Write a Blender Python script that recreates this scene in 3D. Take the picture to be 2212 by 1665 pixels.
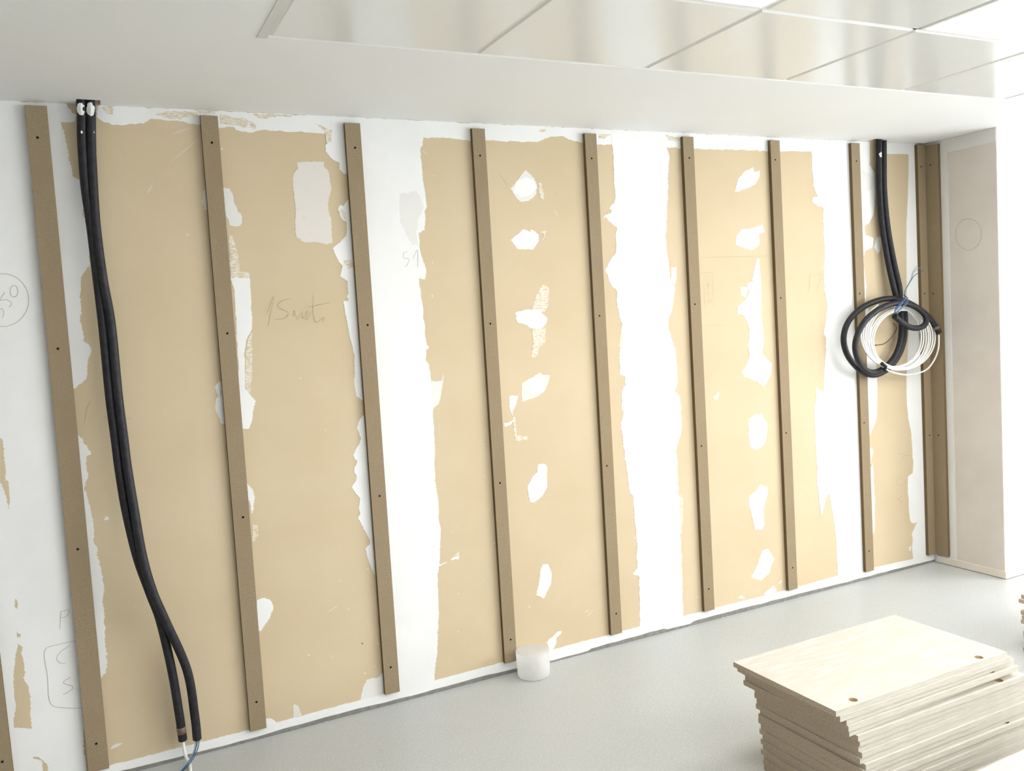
import bpy, bmesh, math, random
from mathutils import Vector, Euler, noise
from mathutils.geometry import tessellate_polygon, delaunay_2d_cdt

# ------------------------------------------------------------------ clean
for o in list(bpy.data.objects):
    bpy.data.objects.remove(o, do_unlink=True)
S = bpy.context.scene
C = S.collection
random.seed(7)

# ------------------------------------------------------------------ camera
W, H, F = 2212, 1665, 1872.82
CAM = Vector((0.3513, -3.1666, 1.4514))
ROT = Euler((1.49548, 0.06276, -0.4606), 'XYZ')
cd = bpy.data.cameras.new('camera')
cam = bpy.data.objects.new('camera', cd)
C.objects.link(cam)
cam.location = CAM
cam.rotation_euler = ROT
cd.sensor_fit = 'HORIZONTAL'
cd.sensor_width = 36.0
cd.lens = 36.0 * F / W
cd.clip_start = 0.02
S.camera = cam

# ------------------------------------------------------------------ world, exposure
wd = bpy.data.worlds.new('world')
S.world = wd
wd.use_nodes = True
wd.node_tree.nodes['Background'].inputs[0].default_value = (0.9, 0.95, 1.0, 1)
wd.node_tree.nodes['Background'].inputs[1].default_value = 0.0
vs = S.view_settings
vs.view_transform = 'Standard'
vs.look = 'None'
vs.gamma = 1.0
vs.use_curve_mapping = False
vs.exposure = 1.15
PANEL_W = 6.6          # radiance of a luminaire diffuser
DAY_W = 7.0            # glow of the added, unseen window

# ------------------------------------------------------------------ pixel -> place
RM = ROT.to_matrix()


def hit(px, axis, v):
    d = RM @ Vector(((px[0] - W / 2) / F, (H / 2 - px[1]) / F, -1.0))
    t = (v - CAM[axis]) / d[axis]
    return CAM + d * t


def zm(ox, oy, s):
    return lambda pts: [(ox + x / s, oy + y / s) for x, y in pts]


ZA, ZA2, ZA3, ZA4 = zm(0, 180, 3.95), zm(0, 600, 3.95), zm(0, 1000, 3.95), zm(0, 1245, 3.95)
ZB, ZB2, ZB3, ZB4 = zm(540, 230, 3.95), zm(540, 620, 3.95), zm(540, 1000, 3.95), zm(500, 1245, 3.95)
ZC, ZC2, ZC3 = zm(1040, 240, 3.95), zm(1040, 640, 3.95), zm(1040, 1050, 3.95)
ZD, ZD2, ZD3 = zm(1540, 260, 3.95), zm(1540, 660, 3.95), zm(1540, 1000, 3.2917)
ZK = zm(1780, 560, 5.55)

# ------------------------------------------------------------------ sizes of the room
ZS = 2.234          # soffit height
EY = -0.79          # soffit edge towards the room
TX0 = 1.4607        # first cross bar of the tile grid
TP = 0.6            # tile pitch
LY = -1.3434        # bar between first and second tile row
TLX = 0.862         # left end of the tile field
PX, PY = 4.397, -0.402   # pillar corner
XL, XR, YB = -2.4, 7.06, -6.2

# ------------------------------------------------------------------ materials


def srgb(r, g, b):
    def f(c):
        c /= 255.0
        return c / 12.92 if c <= 0.04045 else ((c + 0.055) / 1.055) ** 2.4
    return (f(r), f(g), f(b), 1.0)


MATS = {}


def new_mat(name):
    m = bpy.data.materials.new(name)
    m.use_nodes = True
    MATS[name] = m
    nt = m.node_tree
    b = nt.nodes['Principled BSDF']
    return m, nt, b


def coords(nt, scale=(1, 1, 1), rot=(0, 0, 0)):
    tc = nt.nodes.new('ShaderNodeTexCoord')
    mp = nt.nodes.new('ShaderNodeMapping')
    mp.inputs['Scale'].default_value = scale
    mp.inputs['Rotation'].default_value = rot
    nt.links.new(tc.outputs['Object'], mp.inputs['Vector'])
    return mp.outputs['Vector']


def noise_node(nt, vec, scale, detail=3.0, rough=0.55):
    n = nt.nodes.new('ShaderNodeTexNoise')
    n.inputs['Scale'].default_value = scale
    n.inputs['Detail'].default_value = detail
    n.inputs['Roughness'].default_value = rough
    nt.links.new(vec, n.inputs['Vector'])
    return n.outputs['Fac']


def ramp(nt, fac, stops):
    r = nt.nodes.new('ShaderNodeValToRGB')
    el = r.color_ramp.elements
    while len(el) < len(stops):
        el.new(0.5)
    for e, (p, c) in zip(el, stops):
        e.position = p
        e.color = c
    nt.links.new(fac, r.inputs['Fac'])
    return r.outputs['Color']


def mixc(nt, fac, a, b, mode='MIX'):
    m = nt.nodes.new('ShaderNodeMix')
    m.data_type = 'RGBA'
    m.blend_type = mode
    if isinstance(fac, float):
        m.inputs[0].default_value = fac
    else:
        nt.links.new(fac, m.inputs[0])
    for s, v in ((6, a), (7, b)):
        if isinstance(v, tuple):
            m.inputs[s].default_value = v
        else:
            nt.links.new(v, m.inputs[s])
    return m.outputs[2]


def bump(nt, b, h, strength, dist=0.002):
    n = nt.nodes.new('ShaderNodeBump')
    n.inputs['Strength'].default_value = strength
    n.inputs['Distance'].default_value = dist
    nt.links.new(h, n.inputs['Height'])
    nt.links.new(n.outputs['Normal'], b.inputs['Normal'])


def speckle(name, c1, c2, scale, rough=0.8, spec=0.3, scale2=None, c3=None, bmp=0.0, vscale=(1, 1, 1), lo=0.35, hi=0.65):
    m, nt, b = new_mat(name)
    v = coords(nt, vscale)
    f = noise_node(nt, v, scale, 4)
    col = ramp(nt, f, [(lo, c1), (hi, c2)])
    if scale2:
        f2 = noise_node(nt, v, scale2, 2)
        col = mixc(nt, ramp(nt, f2, [(0.4, (0, 0, 0, 1)), (0.7, (1, 1, 1, 1))]), col, c3)
    nt.links.new(col, b.inputs['Base Color'])
    b.inputs['Roughness'].default_value = rough
    b.inputs['Specular IOR Level'].default_value = spec
    if bmp:
        bump(nt, b, f, bmp)
    return m


BOARD_A, BOARD_B = (0.60, 0.485, 0.320, 1), (0.65, 0.535, 0.365, 1)
M_board = speckle('plasterboard_paper', BOARD_A, BOARD_B, 3.0, 0.85, 0.2, 220.0, (0.62, 0.505, 0.34, 1))
M_white = speckle('joint_compound', (0.82, 0.82, 0.81, 1), (0.86, 0.86, 0.85, 1), 5.0, 0.9, 0.2, bmp=0.15)
M_paint = speckle('white_paint', (0.84, 0.84, 0.82, 1), (0.87, 0.87, 0.855, 1), 2.0, 0.75, 0.3)
M_far = speckle('grey_far_wall', (0.60, 0.60, 0.59, 1), (0.64, 0.64, 0.63, 1), 2.0, 0.75, 0.3)
M_soffit = speckle('soffit_paint', (0.86, 0.865, 0.86, 1), (0.885, 0.89, 0.885, 1), 1.2, 0.7, 0.3)
M_mdf = speckle('raw_mdf', (0.26, 0.198, 0.122, 1), (0.35, 0.275, 0.178, 1), 330.0, 0.8, 0.25, 3.0, (0.295, 0.218, 0.135, 1))
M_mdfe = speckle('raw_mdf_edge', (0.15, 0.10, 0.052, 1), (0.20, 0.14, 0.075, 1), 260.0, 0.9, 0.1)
M_hole_shade = speckle('hole_shade', (0.01, 0.008, 0.006, 1), (0.02, 0.015, 0.01, 1), 200.0, 0.9, 0.1)  # near-black for flat discs standing in for the shade inside screw holes
M_black = speckle('black_conduit', (0.010, 0.010, 0.014, 1), (0.022, 0.021, 0.026, 1), 60.0, 0.55, 0.35)
M_wcable = speckle('white_cable', (0.82, 0.82, 0.78, 1), (0.88, 0.88, 0.85, 1), 30.0, 0.45, 0.4)
M_blue = speckle('blue_wire', (0.012, 0.055, 0.15, 1), (0.025, 0.085, 0.20, 1), 80.0, 0.4, 0.5)
M_grayw = speckle('grey_blue_wire', (0.16, 0.25, 0.31, 1), (0.22, 0.32, 0.37, 1), 80.0, 0.4, 0.5)
M_brown = speckle('brown_wire', (0.10, 0.05, 0.02, 1), (0.15, 0.08, 0.035, 1), 80.0, 0.5, 0.4)
M_tape = speckle('brown_tape', (0.16, 0.10, 0.085, 1), (0.20, 0.13, 0.105, 1), 90.0, 0.5, 0.4)
M_pencil = speckle('pencil_lead', (0.30, 0.27, 0.22, 1), (0.40, 0.36, 0.30, 1), 300.0, 0.8, 0.2)
M_pencil2 = speckle('faint_pencil', (0.33, 0.285, 0.21, 1), (0.42, 0.37, 0.28, 1), 300.0, 0.8, 0.2)
M_pink = speckle('pillar_plasterboard', (0.67, 0.62, 0.565, 1), (0.72, 0.67, 0.61, 1), 4.0, 0.85, 0.2)
M_skirt = speckle('cream_skirting', (0.74, 0.68, 0.59, 1), (0.80, 0.745, 0.66, 1), 6.0, 0.5, 0.4)
M_upst = speckle('shaded_vinyl_upstand', (0.20, 0.195, 0.175, 1), (0.26, 0.255, 0.23, 1), 40.0, 0.6, 0.3)  # darker than the floor vinyl: shade at the wall foot put into the colour
M_trim = speckle('grey_metal_trim', (0.66, 0.665, 0.64, 1), (0.70, 0.705, 0.68, 1), 10.0, 0.5, 0.3)
M_frame = speckle('white_metal_frame', (0.82, 0.82, 0.80, 1), (0.86, 0.86, 0.84, 1), 10.0, 0.4, 0.4)


def thin_mat(name, lo, hi, scale, vscale=(1, 1, 1), rot=(0, 0, 0), tint=(0.74, 0.70, 0.645, 1)):
    m, nt, b = new_mat(name)
    f = noise_node(nt, coords(nt, vscale, rot), scale, 5, 0.65)
    fac = ramp(nt, f, [(lo, (0, 0, 0, 1)), (hi, (1, 1, 1, 1))])
    col = mixc(nt, fac, (0.625, 0.51, 0.342, 1), tint)
    nt.links.new(col, b.inputs['Base Color'])
    b.inputs['Roughness'].default_value = 0.9
    b.inputs['Specular IOR Level'].default_value = 0.2
    return m


M_thin = thin_mat('thin_compound', 0.05, 0.42, 14.0)
M_pale = thin_mat('pale_compound', 0.0, 0.30, 30.0, tint=(0.77, 0.76, 0.735, 1))
M_dry = thin_mat('dry_brushed_compound', 0.38, 0.60, 55.0, (1.0, 1.0, 2.8), (0, 0.9, 0), tint=(0.80, 0.77, 0.70, 1))


def floor_mat():
    m, nt, b = new_mat('grey_vinyl')
    v = coords(nt)
    f = noise_node(nt, v, 0.8, 3)
    col = ramp(nt, f, [(0.3, (0.475, 0.49, 0.48, 1)), (0.7, (0.525, 0.54, 0.535, 1))])
    f2 = noise_node(nt, v, 160.0, 2)
    col = mixc(nt, ramp(nt, f2, [(0.56, (0, 0, 0, 1)), (0.66, (1, 1, 1, 1))]), col, (0.62, 0.63, 0.61, 1))
    f3 = noise_node(nt, v, 210.0, 2)
    col = mixc(nt, ramp(nt, f3, [(0.60, (0, 0, 0, 1)), (0.70, (1, 1, 1, 1))]), col, (0.37, 0.37, 0.345, 1))
    nt.links.new(col, b.inputs['Base Color'])
    b.inputs['Roughness'].default_value = 0.42
    b.inputs['Specular IOR Level'].default_value = 0.4
    return m


M_floor = floor_mat()


def tile_mat():
    m, nt, b = new_mat('lacquered_metal_tile')
    v = coords(nt)
    vo = nt.nodes.new('ShaderNodeTexVoronoi')
    vo.inputs['Scale'].default_value = 330.0
    vo.inputs['Randomness'].default_value = 0.0
    nt.links.new(v, vo.inputs['Vector'])
    col = ramp(nt, vo.outputs['Distance'], [(0.20, (0.66, 0.665, 0.64, 1)), (0.34, (0.82, 0.825, 0.81, 1))])
    nt.links.new(col, b.inputs['Base Color'])
    b.inputs['Roughness'].default_value = 0.17
    b.inputs['Specular IOR Level'].default_value = 0.62
    return m


M_tile = tile_mat()


def emit(name, col, w):
    m, nt, b = new_mat(name)
    b.inputs['Base Color'].default_value = (0.9, 0.9, 0.9, 1)
    b.inputs['Emission Color'].default_value = col
    b.inputs['Emission Strength'].default_value = w
    return m


M_light = emit('lit_diffuser', (1.0, 0.985, 0.965, 1), PANEL_W)
M_light2 = emit('dim_lit_diffuser', (1.0, 0.985, 0.965, 1), PANEL_W * 0.7)
M_day = emit('added_daylight', (0.95, 0.98, 1.0, 1), DAY_W)


def ply_mat():
    m, nt, b = new_mat('pale_wood_face')
    v = coords(nt, (1.2, 9.0, 1.0))
    f = noise_node(nt, v, 4.0, 5, 0.6)
    col = ramp(nt, f, [(0.36, (0.62, 0.59, 0.53, 1)), (0.5, (0.575, 0.53, 0.455, 1)), (0.60, (0.63, 0.60, 0.545, 1))])
    nt.links.new(col, b.inputs['Base Color'])
    b.inputs['Roughness'].default_value = 0.5
    b.inputs['Specular IOR Level'].default_value = 0.35
    return m


M_ply = ply_mat()
M_plye = speckle('pale_wood_band', (0.50, 0.465, 0.395, 1), (0.58, 0.545, 0.475, 1), 20.0, 0.6, 0.3, vscale=(1, 10, 10))
M_plyl = speckle('chipboard_edge', (0.42, 0.34, 0.25, 1), (0.52, 0.43, 0.33, 1), 180.0, 0.85, 0.2)


def plastic_mat():
    m, nt, b = new_mat('milky_plastic')
    v = coords(nt)
    f = noise_node(nt, v, 40.0, 2)
    col = ramp(nt, f, [(0.3, (0.94, 0.95, 0.95, 1)), (0.7, (0.97, 0.975, 0.975, 1))])
    nt.links.new(col, b.inputs['Base Color'])
    b.inputs['Roughness'].default_value = 0.35
    tr = nt.nodes.new('ShaderNodeBsdfTranslucent')
    nt.links.new(col, tr.inputs['Color'])
    tp = nt.nodes.new('ShaderNodeBsdfTransparent')
    mx = nt.nodes.new('ShaderNodeMixShader')
    mx.inputs[0].default_value = 0.55
    mx2 = nt.nodes.new('ShaderNodeMixShader')
    mx2.inputs[0].default_value = 0.44
    out = nt.nodes['Material Output']
    nt.links.new(b.outputs[0], mx.inputs[1])
    nt.links.new(tr.outputs[0], mx.inputs[2])
    nt.links.new(mx.outputs[0], mx2.inputs[1])
    nt.links.new(tp.outputs[0], mx2.inputs[2])
    nt.links.new(mx2.outputs[0], out.inputs['Surface'])
    return m


M_plastic = plastic_mat()

# ------------------------------------------------------------------ mesh helpers


def link(name, me, mats, parent=None):
    o = bpy.data.objects.new(name, me)
    C.objects.link(o)
    if mats is not None:
        for m in (mats if isinstance(mats, (list, tuple)) else [mats]):
            me.materials.append(m)
    if parent:
        o.parent = parent
    return o


def box_into(bm, x0, x1, y0, y1, z0, z1, mi=0):
    v = [bm.verts.new(p) for p in ((x0, y0, z0), (x1, y0, z0), (x1, y1, z0), (x0, y1, z0), (x0, y0, z1), (x1, y0, z1), (x1, y1, z1), (x0, y1, z1))]
    fs = []
    for q in ((0, 3, 2, 1), (4, 5, 6, 7), (0, 1, 5, 4), (1, 2, 6, 5), (2, 3, 7, 6), (3, 0, 4, 7)):
        f = bm.faces.new([v[i] for i in q])
        f.material_index = mi
        fs.append(f)
    return fs


def finish(name, bm, mats, parent=None, smooth=False, bevel=0.0):
    if bevel:
        bmesh.ops.bevel(bm, geom=list(bm.edges), offset=bevel, segments=1, affect='EDGES')
    me = bpy.data.meshes.new(name)
    bm.to_mesh(me)
    bm.free()
    if smooth:
        for p in me.polygons:
            p.use_smooth = True
    return link(name, me, mats, parent)


def boxes(name, lst, mat, parent=None, bevel=0.0):
    bm = bmesh.new()
    for b in lst:
        box_into(bm, *b)
    return finish(name, bm, mat, parent, bevel=bevel)


def tag(o, label, cat=None, group=None):
    o['label'] = label
    if cat:
        o['category'] = cat
    if group:
        o['group'] = group
    return o


def struct(o, label=None):
    o['kind'] = 'structure'
    if label:
        o['label'] = label
    return o


def empty(name, loc=(0, 0, 0)):
    o = bpy.data.objects.new(name, None)
    C.objects.link(o)
    o.location = loc
    o.empty_display_size = 0.05
    return o


def catmull(pts, n=8):
    P = [Vector(p) for p in pts]
    P = [P[0] * 2 - P[1]] + P + [P[-1] * 2 - P[-2]]
    out = []
    for i in range(1, len(P) - 2):
        for k in range(n):
            t = k / n
            a, b, c, d = P[i - 1], P[i], P[i + 1], P[i + 2]
            out.append(0.5 * ((2 * b) + (c - a) * t + (2 * a - 5 * b + 4 * c - d) * t * t + (3 * b - a - 3 * c + d) * t ** 3))
    out.append(P[-2])
    return out


def tube_into(bm, path, r, seg=12, caps=True, ridged=0.0):
    path = [Vector(p) for p in path]
    rings = []
    up = Vector((0, 1, 0))
    n = None
    for i, p in enumerate(path):
        t = (path[min(i + 1, len(path) - 1)] - path[max(i - 1, 0)]).normalized()
        if n is None:
            n = t.orthogonal().normalized()
        n = (n - t * n.dot(t)).normalized()
        b = t.cross(n)
        rr = (r(i / (len(path) - 1)) if callable(r) else r) * (1 + (ridged if i % 2 else 0))
        rings.append([bm.verts.new(p + (n * math.cos(a) + b * math.sin(a)) * rr) for a in (2 * math.pi * k / seg for k in range(seg))])
    for A, B in zip(rings, rings[1:]):
        for k in range(seg):
            f = bm.faces.new((A[k], A[(k + 1) % seg], B[(k + 1) % seg], B[k]))
            f.smooth = True
    if caps:
        bm.faces.new(list(reversed(rings[0])))
        bm.faces.new(rings[-1])


def tube(name, path, r, mat, parent=None, seg=12, ridged=0.0):
    bm = bmesh.new()
    tube_into(bm, path, r, seg, True, ridged)
    bmesh.ops.recalc_face_normals(bm, faces=bm.faces)
    return finish(name, bm, mat, parent)


# ------------------------------------------------------------------ the setting
floor = boxes('floor', [(XL, XR, YB, 0.12, -0.1, 0.0)], M_floor)
struct(floor, 'grey speckled vinyl floor below the unfinished wall')

# wall behind the plasterboards
wall = boxes('wall_back', [(XL, PX + 0.1, 0.0125, 0.12, 0.0, 2.7)], M_paint)
struct(wall, 'plasterboard wall with white filled joints and vertical battens')
# plasterboards, joints at the filled bands
JX = [XL, -0.91, 0.262, 1.425, 2.590, 3.765, PX]
for a, b in zip(JX, JX[1:]):
    bm = bmesh.new()
    box_into(bm, a + 0.0015, b - 0.0015, 0.0, 0.0125, 0.008, ZS + 0.05)
    finish('plasterboard', bm, M_board, wall)

# pillar: a boxed column that stands out of the wall at the right
pil = boxes('wall_right', [(PX, XR, PY, 0.12, 0.0, 2.7)], M_paint)
struct(pil, 'boxed white pillar at the right end of the wall')
boxes('plasterboard', [(PX - 0.0015, PX, PY + 0.003, -0.0, 0.034, ZS)], M_pink, pil)
boxes('joint_strip', [(PX - 0.0030, PX - 0.0014, -0.135, 0.0, 0.034, ZS - 0.001)], M_pale, pil)
boxes('joint_strip', [(PX - 0.0028, PX - 0.0014, PY + 0.003, 0.0, ZS - 0.07, ZS - 0.0005)], M_pale, pil)
bb = boxes('baseboard_right', [(PX - 0.009, PX, PY, -0.02, 0.004, 0.040), (PX - 0.009, XR - 0.02, PY - 0.009, PY, 0.004, 0.040)], M_skirt)
struct(bb, 'low cream skirting around the foot of the white pillar')

# far walls that close the room behind the camera
wl = boxes('wall_left', [(XL - 0.12, XL, YB, 0.12, 0, 2.7)], M_far)
struct(wl)
wf = boxes('wall_front', [(XL - 0.12, XR + 0.12, YB - 0.12, YB, 0, 2.7)], M_far)
struct(wf)
# side wall beyond the pillar with an unseen window added to throw batten shadows left
WY0, WY1, WZ0, WZ1 = -5.8, -1.6, 0.70, 2.10
we = boxes('wall_side', [(XR, XR + 0.12, YB, WY0, 0, 2.7), (XR, XR + 0.12, WY1, 0.12, 0, 2.7), (XR, XR + 0.12, WY0, WY1, 0, WZ0), (XR, XR + 0.12, WY0, WY1, WZ1, 2.7)], M_paint)
struct(we)
wi = boxes('added_window_1', [(XR + 0.03, XR + 0.08, WY0, WY1, WZ0, WZ0 + 0.05), (XR + 0.03, XR + 0.08, WY0, WY1, WZ1 - 0.05, WZ1), (XR + 0.03, XR + 0.08, WY0, WY0 + 0.05, WZ0 + 0.05, WZ1 - 0.05), (XR + 0.03, XR + 0.08, WY1 - 0.05, WY1, WZ0 + 0.05, WZ1 - 0.05), (XR + 0.03, XR + 0.08, (WY0 + WY1) / 2 - 0.03, (WY0 + WY1) / 2 + 0.03, WZ0 + 0.05, WZ1 - 0.05)], M_frame)
struct(wi)
boxes('glow_pane', [(XR + 0.081, XR + 0.088, WY0, WY1, WZ0, WZ1)], M_day, wi)  # glowing sheet added as the daylight source

# ceiling: flat soffit along the wall and on the left, tile field beyond
hA0, hA1 = 0.404, 0.474
hB0, hB1 = hit((1887, 301), 2, ZS).x, hit((1917, 300), 2, ZS).x
T = 0.0125
sof = [(XL, XR, EY, -0.062, ZS, ZS + T), (XL, hA0, -0.062, 0.0, ZS, ZS + T), (hA1, hB0, -0.062, 0.0, ZS, ZS + T), (hB1, PX, -0.062, 0.0, ZS, ZS + T),
       (XL, TLX - 0.027, YB, EY, ZS, ZS + T)]
ceil = boxes('ceiling', sof + [(XL, XR, YB, 0.0, 2.60, 2.70)], M_soffit)
struct(ceil, 'white plaster soffit with a recessed field of metal tiles')
tr = boxes('trim_1', [(TLX - 0.0285, TLX - 0.002, YB, EY + 0.001, ZS - 0.0017, ZS + 0.012)], M_trim)
struct(tr, 'narrow metal angle along the left edge of the tile field')
tr2 = boxes('trim_2', [(TLX - 0.002, XR, EY - 0.0075, EY - 0.0001, ZS + 0.0002, ZS + 0.012)], M_soffit)
struct(tr2, 'white edge strip between soffit and tile field')

GAP = 0.011
TZ = ZS + 0.002
xs = [TX0 - TP] + [TX0 + TP * i for i in range(0, 10)]
ys = [EY - 0.004] + [LY - TP * i for i in range(0, 8)] + [YB]
LIGHTS = {}
for cr_ in ((1, 1), (3, 1), (5, 1), (1, 3), (3, 4), (5, 4), (0, 5), (2, 6), (5, 6)):  # first two are in view; the others are unseen, added to steer shadows
    LIGHTS[cr_] = True
# grid bars in the grooves
gb = bmesh.new()
for x in xs[1:]:
    box_into(gb, x - 0.009, x + 0.009, YB + 0.001, EY - 0.0045, TZ + 0.0055, TZ + 0.012)
for y in ys[1:-1]:
    box_into(gb, TLX, XR - 0.001, y - 0.009, y + 0.009, TZ + 0.0055, TZ + 0.012)
finish('grid_bars', gb, M_frame, ceil)
tcache = {}


def tile_mesh(w, d):
    k = (round(w, 4), round(d, 4))
    if k not in tcache:
        bm = bmesh.new()
        e = 0.006
        z0, z1 = TZ, TZ + 0.006
        lo = [bm.verts.new(p) for p in ((e, e, z0), (w - e, e, z0), (w - e, d - e, z0), (e, d - e, z0))]
        hi = [bm.verts.new(p) for p in ((0, 0, z1), (w, 0, z1), (w, d, z1), (0, d, z1))]
        bm.faces.new(list(reversed(lo)))
        for i in range(4):
            bm.faces.new((lo[i], lo[(i + 1) % 4], hi[(i + 1) % 4], hi[i]))
        bm.faces.new(hi)
        bmesh.ops.recalc_face_normals(bm, faces=bm.faces)
        me = bpy.data.meshes.new('ceiling_tile')
        bm.to_mesh(me)
        bm.free()
        me.materials.append(M_tile)
        tcache[k] = me
    return tcache[k]


n_l = 0
for c in range(len(xs)):
    x0 = xs[c] + GAP / 2
    x1 = (xs[c + 1] if c + 1 < len(xs) else XR) - GAP / 2
    for r in range(len(ys) - 1):
        y1 = ys[r] - GAP / 2
        y0 = ys[r + 1] + GAP / 2
        if x1 - x0 < 0.03 or y1 - y0 < 0.03:
            continue
        if (c, r) in LIGHTS:
            L = empty('light_panel', (x0, y0, ZS))
            w, d = x1 - x0, y1 - y0
            fw = 0.012
            fr = boxes('frame', [(0, w, 0, fw, 0.001, 0.02), (0, w, d - fw, d, 0.001, 0.02), (0, fw, fw, d - fw, 0.001, 0.02), (w - fw, w, fw, d - fw, 0.001, 0.02)], M_frame, L)
            df = boxes('diffuser', [(fw, w - fw, fw, d - fw, 0.004, 0.012)], M_light2 if (c, r) in ((1, 1), (3, 1)) else M_light, L)
            if (c, r) == (1, 1):
                tag(L, 'square lit ceiling panel cut by the top edge, left of the other', 'ceiling light', 'square light panels in the tile ceiling')
            elif (c, r) == (3, 1):
                tag(L, 'square lit ceiling panel at the top right corner', 'ceiling light', 'square light panels in the tile ceiling')
            else:
                tag(L, 'square lit ceiling panel out of view, added to light the wall', 'ceiling light', 'square light panels in the tile ceiling')
            n_l += 1
        else:
            o = bpy.data.objects.new('ceiling_tile', tile_mesh(x1 - x0, y1 - y0))
            C.objects.link(o)
            o.location = (x0, y0, 0)
            o.parent = ceil

# ------------------------------------------------------------------ vinyl upstand along the wall
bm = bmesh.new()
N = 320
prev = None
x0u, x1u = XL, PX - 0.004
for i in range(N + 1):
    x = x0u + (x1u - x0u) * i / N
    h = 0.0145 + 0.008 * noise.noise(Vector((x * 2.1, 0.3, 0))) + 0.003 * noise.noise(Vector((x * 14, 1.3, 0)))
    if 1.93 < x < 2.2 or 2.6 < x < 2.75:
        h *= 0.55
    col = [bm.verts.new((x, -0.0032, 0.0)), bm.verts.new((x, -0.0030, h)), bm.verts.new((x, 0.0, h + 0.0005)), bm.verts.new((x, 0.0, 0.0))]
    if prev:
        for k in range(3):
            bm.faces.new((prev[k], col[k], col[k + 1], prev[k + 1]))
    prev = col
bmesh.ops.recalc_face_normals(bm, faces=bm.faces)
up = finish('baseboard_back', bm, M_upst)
struct(up, 'vinyl edge turned up at the foot of the wall, shade painted into its grey')

# ------------------------------------------------------------------ joint compound on the wall


def rag(poly, step, amp, seed):
    out = []
    n = len(poly)
    for i in range(n):
        a, b = Vector(poly[i]), Vector(poly[(i + 1) % n])
        d = b - a
        L = d.length
        if L < 1e-6:
            continue
        nn = Vector((-d.y, d.x)) / L
        m = max(1, int(L / step))
        for k in range(m):
            p = a + d * (k / m)
            s = noise.noise(Vector((p.x * 30, p.y * 30, seed))) * amp * 1.1 + noise.noise(Vector((p.x * 60, p.y * 230, seed + 9))) * amp * 1.2
            out.append(p + nn * s)
    return out


pcount = [0]


def patch(px, h, mat, name='compound_patch', amp=0.004, step=0.0035, parent=None):
    pcount[0] += 1
    h += 4e-6 * pcount[0]
    pts = []
    for q in px:
        w = hit(q, 1, 0.0)
        pts.append((min(max(w.x, XL), PX - 0.002), min(max(w.z, 0.006), ZS - 0.0005)))
    pts = rag(pts, step, amp, pcount[0] * 3.7)
    pts = [Vector((min(p.x, PX - 0.002), min(max(p.y, 0.006), ZS - 0.0003))) for p in pts]
    n = len(pts)
    cv, ce, cf, _a, _b, _c = delaunay_2d_cdt(pts, [(i, (i + 1) % n) for i in range(n)], [], 1, 1e-6)
    # front face, then a thin rim back to the wall along the outline
    vs_ = [(p.x, -h, p.y) for p in cv]
    fs = []
    used = {}
    for t in cf:
        A_, B_, C_ = [cv[i] for i in t]
        cr_ = (B_.x - A_.x) * (C_.y - A_.y) - (B_.y - A_.y) * (C_.x - A_.x)
        t = tuple(t) if cr_ > 0 else tuple(reversed(t))
        fs.append(t)
        for k in range(3):
            used[(t[k], t[(k + 1) % 3])] = True
    m0 = len(vs_)
    vs_ += [(p.x, 0.0, p.y) for p in cv]
    for (i, j) in list(used):
        if (j, i) not in used:
            fs.append((j, i, m0 + i, m0 + j))
    me = bpy.data.meshes.new(name)
    me.from_pydata(vs_, [], fs)
    return link(name, me, mat, parent or wall)


h1, h2, h3 = 0.0006, 0.0010, 0.0014
# --- left filled joint (under the first batten)
left = [(-60, 190)] + ZA([(520, 150), (520, 345), (560, 480), (590, 640), (625, 800), (700, 835), (735, 1000), (700, 1080), (735, 1200), (770, 1400), (765, 1560), (710, 1600), (690, 1659)])
left += ZA2([(690, 80), (688, 330), (700, 440), (715, 540), (760, 570), (780, 600), (765, 670), (740, 740), (735, 860), (700, 905), (650, 930), (560, 960), (560, 1330), (670, 1350), (690, 1370), (740, 1430), (780, 1480), (775, 1510), (730, 1530), (742, 1640)])
left += ZA3([(752, 90), (735, 150), (720, 220), (745, 300), (790, 440), (800, 560), (800, 680), (835, 720), (825, 790), (855, 850), (870, 950), (885, 1050), (880, 1200), (895, 1500), (908, 1640)])
left += ZA4([(910, 650), (905, 830), (860, 875), (700, 900), (720, 1500), (760, 1800)]) + [(-60, 1720)]
patch(left, h1, M_white, 'joint_band')
# bare paper showing through at the far left
for pl in (ZA2([(-30, 1340), (15, 1390), (30, 1480), (40, 1560), (50, 1659), (45, 1700), (75, 1870), (60, 1890), (20, 1760), (-30, 1720)]),
           ZA3([(45, 130), (70, 150), (75, 220), (85, 310), (75, 400), (65, 340)]),
           ZA4([(130, 190), (150, 210), (150, 270), (130, 260)]), ZA4([(140, 470), (180, 490), (165, 520), (150, 510)]),
           ZA4([(155, 570), (195, 600), (180, 650), (215, 820), (205, 860), (240, 940), (255, 1040), (270, 1295), (190, 1290), (120, 1290), (130, 1100), (115, 900), (125, 780), (140, 650)]),
           ZA4([(280, 1545), (330, 1540), (360, 1560), (400, 1600), (410, 1670), (370, 1670), (355, 1570), (300, 1555)])):
    patch(pl, h2, M_board, 'bare_paper_patch', 0.003)
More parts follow.
